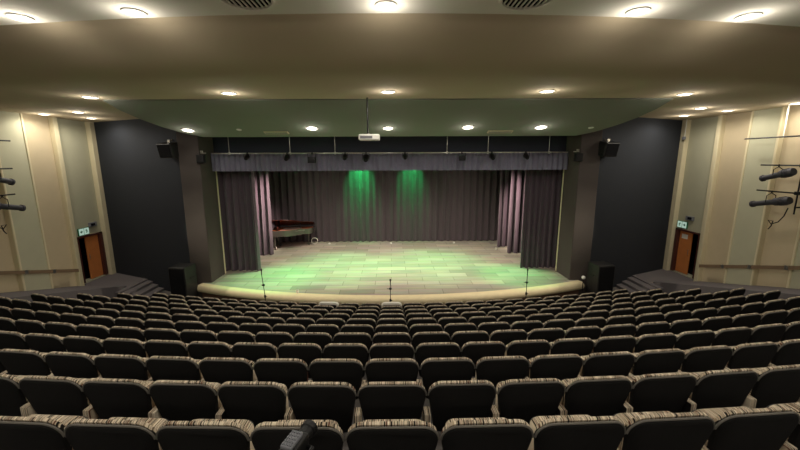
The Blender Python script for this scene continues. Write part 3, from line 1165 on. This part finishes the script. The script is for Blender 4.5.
PROTO['seat_pan'] = proto_mesh('seat_pan', b, 'plastic')
b = MB()
b.box((0, 0.10, 0.43), (0.066, 0.12, 0.14), bev=0.01)
PROTO['armrest'] = proto_mesh('armrest', b, 'stripe')
b = MB()
b.box((0, 0.115, 0.18), (0.05, 0.10, 0.36), bev=0.012)
b.box((0, 0.22, 0.01), (0.09, 0.34, 0.02))
PROTO['side_panel'] = proto_mesh('side_panel', b, 'plastic')


def part(me, name, parent, x=0.0):
    o = bpy.data.objects.new(name, me)
    C.objects.link(o)
    o.parent = parent
    o.location.x = x
    return o


first = None
count = 0
half_limit = {7: 9.95, 8: 9.35, 9: 8.75, 10: 8.15}
covered = {}
rowname = {10: 'front row by the stage', 9: 'second row from the stage', 8: 'third row from the stage', 7: 'fourth row from the stage',
           6: 'fifth row from the stage', 5: 'sixth row from the stage', 4: 'fifth row from the bottom', 3: 'fourth row from the bottom',
           2: 'third row from the bottom', 1: 'second row from the bottom', 0: 'bottom row of the photo'}
for n in range(NROW):
    r = row_r(n)
    z = ZDECK(n)
    ks = []
    for k in range(-20, 21):
        phi = k * SEATW / r
        x, y = r * math.sin(phi), YC - r * math.cos(phi)
        if abs(x) + SEATW / 2 > half_limit.get(n, 9.95):
            continue
        hw = SEATW / 2
        pxs = [project((x + s * hw, y, z + 0.8))[0] for s in (-1, 1)]
        if pxs[1] < -14 or pxs[0] > 814:
            continue
        ks.append(k)
    for k in ks:
        phi = k * SEATW / r
        x, y = r * math.sin(phi), YC - r * math.cos(phi)
        if k == 0:
            lab = 'black seat, %s, directly in line with the middle microphone stand' % rowname[n]
        else:
            sd = 'left' if k < 0 else 'right'
            lab = 'black seat, %s, %s to the %s of the middle microphone column' % (rowname[n], ordw[abs(k) - 1], sd)
        t = thing('auditorium_seat', lab, 'seat', (x, y, z), phi, 'tip-up seats in curved rows')
        bk = part(PROTO['backrest'], 'backrest', t)
        part(PROTO['piping'], 'piping', bk)['label'] = 'grey piping'
        part(PROTO['back_cushion'], 'back_cushion', t)
        se = part(PROTO['seat'], 'seat', t)
        part(PROTO['seat_pan'], 'seat_pan', se)
        for s in ((-1,) if k != ks[-1] else (-1, 1)):
            part(PROTO['armrest'], 'armrest', t, s * SEATW / 2)
            part(PROTO['side_panel'], 'side_panel', t, s * SEATW / 2)
        count += 1
        if n == 10 and k in (0, -3):
            covered[k] = (t.matrix_basis.copy(), lab, phi, Vector((x, y, z)))
print('SEATS', count)
for k, (mw, lab, phi, p) in covered.items():
    b = MB()
    ol = outline(0.60, 0.53, 0.27, HB + 0.012, 0.11, 0.06, 6)
    top = sorted([q for q in ol if q[1] > 0.74], key=lambda q: q[0])
    rings = []
    for x, z in top:
        y = lean(x, z)
        rings.append([Vector((x, y - 0.022, z - 0.05)), Vector((x, y - 0.02, z + 0.003)), Vector((x, y + 0.09, z + 0.003)), Vector((x, y + 0.115, z - 0.05)),
                      Vector((x, y + 0.112, z - 0.05)), Vector((x, y + 0.088, z)), Vector((x, y - 0.017, z)), Vector((x, y - 0.019, z - 0.05))])
    b.loops(rings)
    o = b.build('reserved_strip', 'paper', loc=p, rz=phi)
    tag(o, 'white paper strip over the front row seat %s' % ('below the middle microphone stand' if k == 0 else 'third left of the middle microphone'), 'paper', 'white strips on front seats')

# ------------------------------------------------------------------ camera on a tripod in the foreground
q = at_y(294, 449, 1.52)
t = thing('tripod_camera', 'small black video camera on a tripod behind the bottom row of seats', 'camera', (q.x, 1.52, ZDECK(-1)), R(-18))
h = q.z - ZDECK(-1)
b = MB()
b.box((0, 0, h), (0.085, 0.15, 0.085), bev=0.012)
body = b.build('camera_body', 'plastic', t)
b = MB()
b.lathe([(0, 0), (0.036, 0), (0.036, 0.05), (0.042, 0.055), (0.042, 0.085), (0.034, 0.085), (0.03, 0.06), (0, 0.06)], (0, 0.07, h), 18, Matrix.Rotation(R(-90), 4, 'X'))
b.build('lens', 'metal_black', body, smooth=True)
b = MB()
b.box((-0.005, -0.005, h + 0.05), (0.06, 0.11, 0.022), bev=0.006)
for kx in range(4):
    for ky in range(5):
        b.box((-0.026 + kx * 0.014, -0.045 + ky * 0.02, h + 0.063), (0.008, 0.012, 0.006))
b.build('top_controls', 'grey_plastic', body)
b = MB()
b.box((0.018, -0.078, h + 0.012), (0.03, 0.01, 0.03), bev=0.003)
b.build('indicator', 'dot_green', body)
b = MB()
b.tube([(0.045, 0.05, h - 0.02), (0.08, 0.03, h + 0.0), (0.085, -0.04, h + 0.0), (0.083, -0.06, h - 0.04)], 0.012)
b.build('hand_strap', 'metal_black', body, smooth=True)
b = MB()
b.box((0, 0, h - 0.06), (0.07, 0.1, 0.03), bev=0.008)
b.tube([(0, 0, h - 0.07), (0, 0, h - 0.45)], 0.018)
b.tube([(0.0, -0.03, h - 0.07), (0.06, -0.10, h - 0.12)], 0.008)
b.build('tripod_head', 'metal_black', t)
for a in (90, 210, 330):
    b = MB()
    b.tube([(0, 0, h - 0.2), (0.24 * math.cos(R(a)), 0.14 * math.sin(R(a)), 0.01)], 0.013)
    b.build('leg', 'metal_black', t)

# ------------------------------------------------------------------ stage lighting
WARM = (1.0, 0.86, 0.66)
GREEN = (0.05, 1.0, 0.22)
PINK = (1.0, 0.74, 0.66)
for x in (-4.5, -1.5, 1.5, 4.5):
    spot('stage_wash', (x, 14.9, 5.9), (x * 0.8, 15.6, ZS), 560, (1.0, 0.90, 0.70), 120, 1.0, 0.15)
for x in (-3.5, 0.0, 3.5):
    spot('stage_rear_wash', (x, 17.2, 6.4), (x, 17.6, ZS), 300, (1.0, 0.9, 0.72), 110, 1.0, 0.15)
for x in (-5.2, 5.2):
    spot('side_wash', (x * 0.62, 15.2, 5.4), (x * 1.17, 17.1, 2.8), 3000, PINK, 44, 1.0, 0.1)
for x, e in ((-1.65, 1150), (1.1, 700)):
    spot('backdrop_green', (x, 18.8, 5.75), (x, 19.62, 4.2), e, GREEN, 52, 1.0, 0.06)
spot('floor_green_left', (-3.7, 14.75, 5.1), (-4.5, 13.5, ZS), 1100, GREEN, 52, 1.0, 0.1)
spot('floor_green_right', (3.9, 14.75, 5.1), (4.8, 13.7, ZS), 1100, GREEN, 44, 1.0, 0.1)
spot('floor_green_mid_left', (-2.0, 16.0, 6.2), (-2.2, 15.0, ZS), 1500, GREEN, 62, 1.0, 0.1)
spot('floor_green_mid_right', (2.0, 16.0, 6.2), (1.8, 15.4, ZS), 1400, GREEN, 62, 1.0, 0.1)

for sgn in (-1, 1):
    for zz, tx in ((4.9, -2.0), (4.1, 1.5)):
        spot('wall_spotlight_beam', (sgn * 11.1, 11.75, zz - 0.25), (sgn * tx, 12.6, ZS), 1300, (1.0, 0.88, 0.68), 36, 1.0, 0.06)

w = bpy.data.worlds.new('world')
S.world = w
w.use_nodes = True
w.node_tree.nodes['Background'].inputs[0].default_value = (0, 0, 0, 1)
w.node_tree.nodes['Background'].inputs[1].default_value = 0.0
S.cycles.max_bounces = 10
S.cycles.diffuse_bounces = 6
S.cycles.sample_clamp_indirect = 4.0
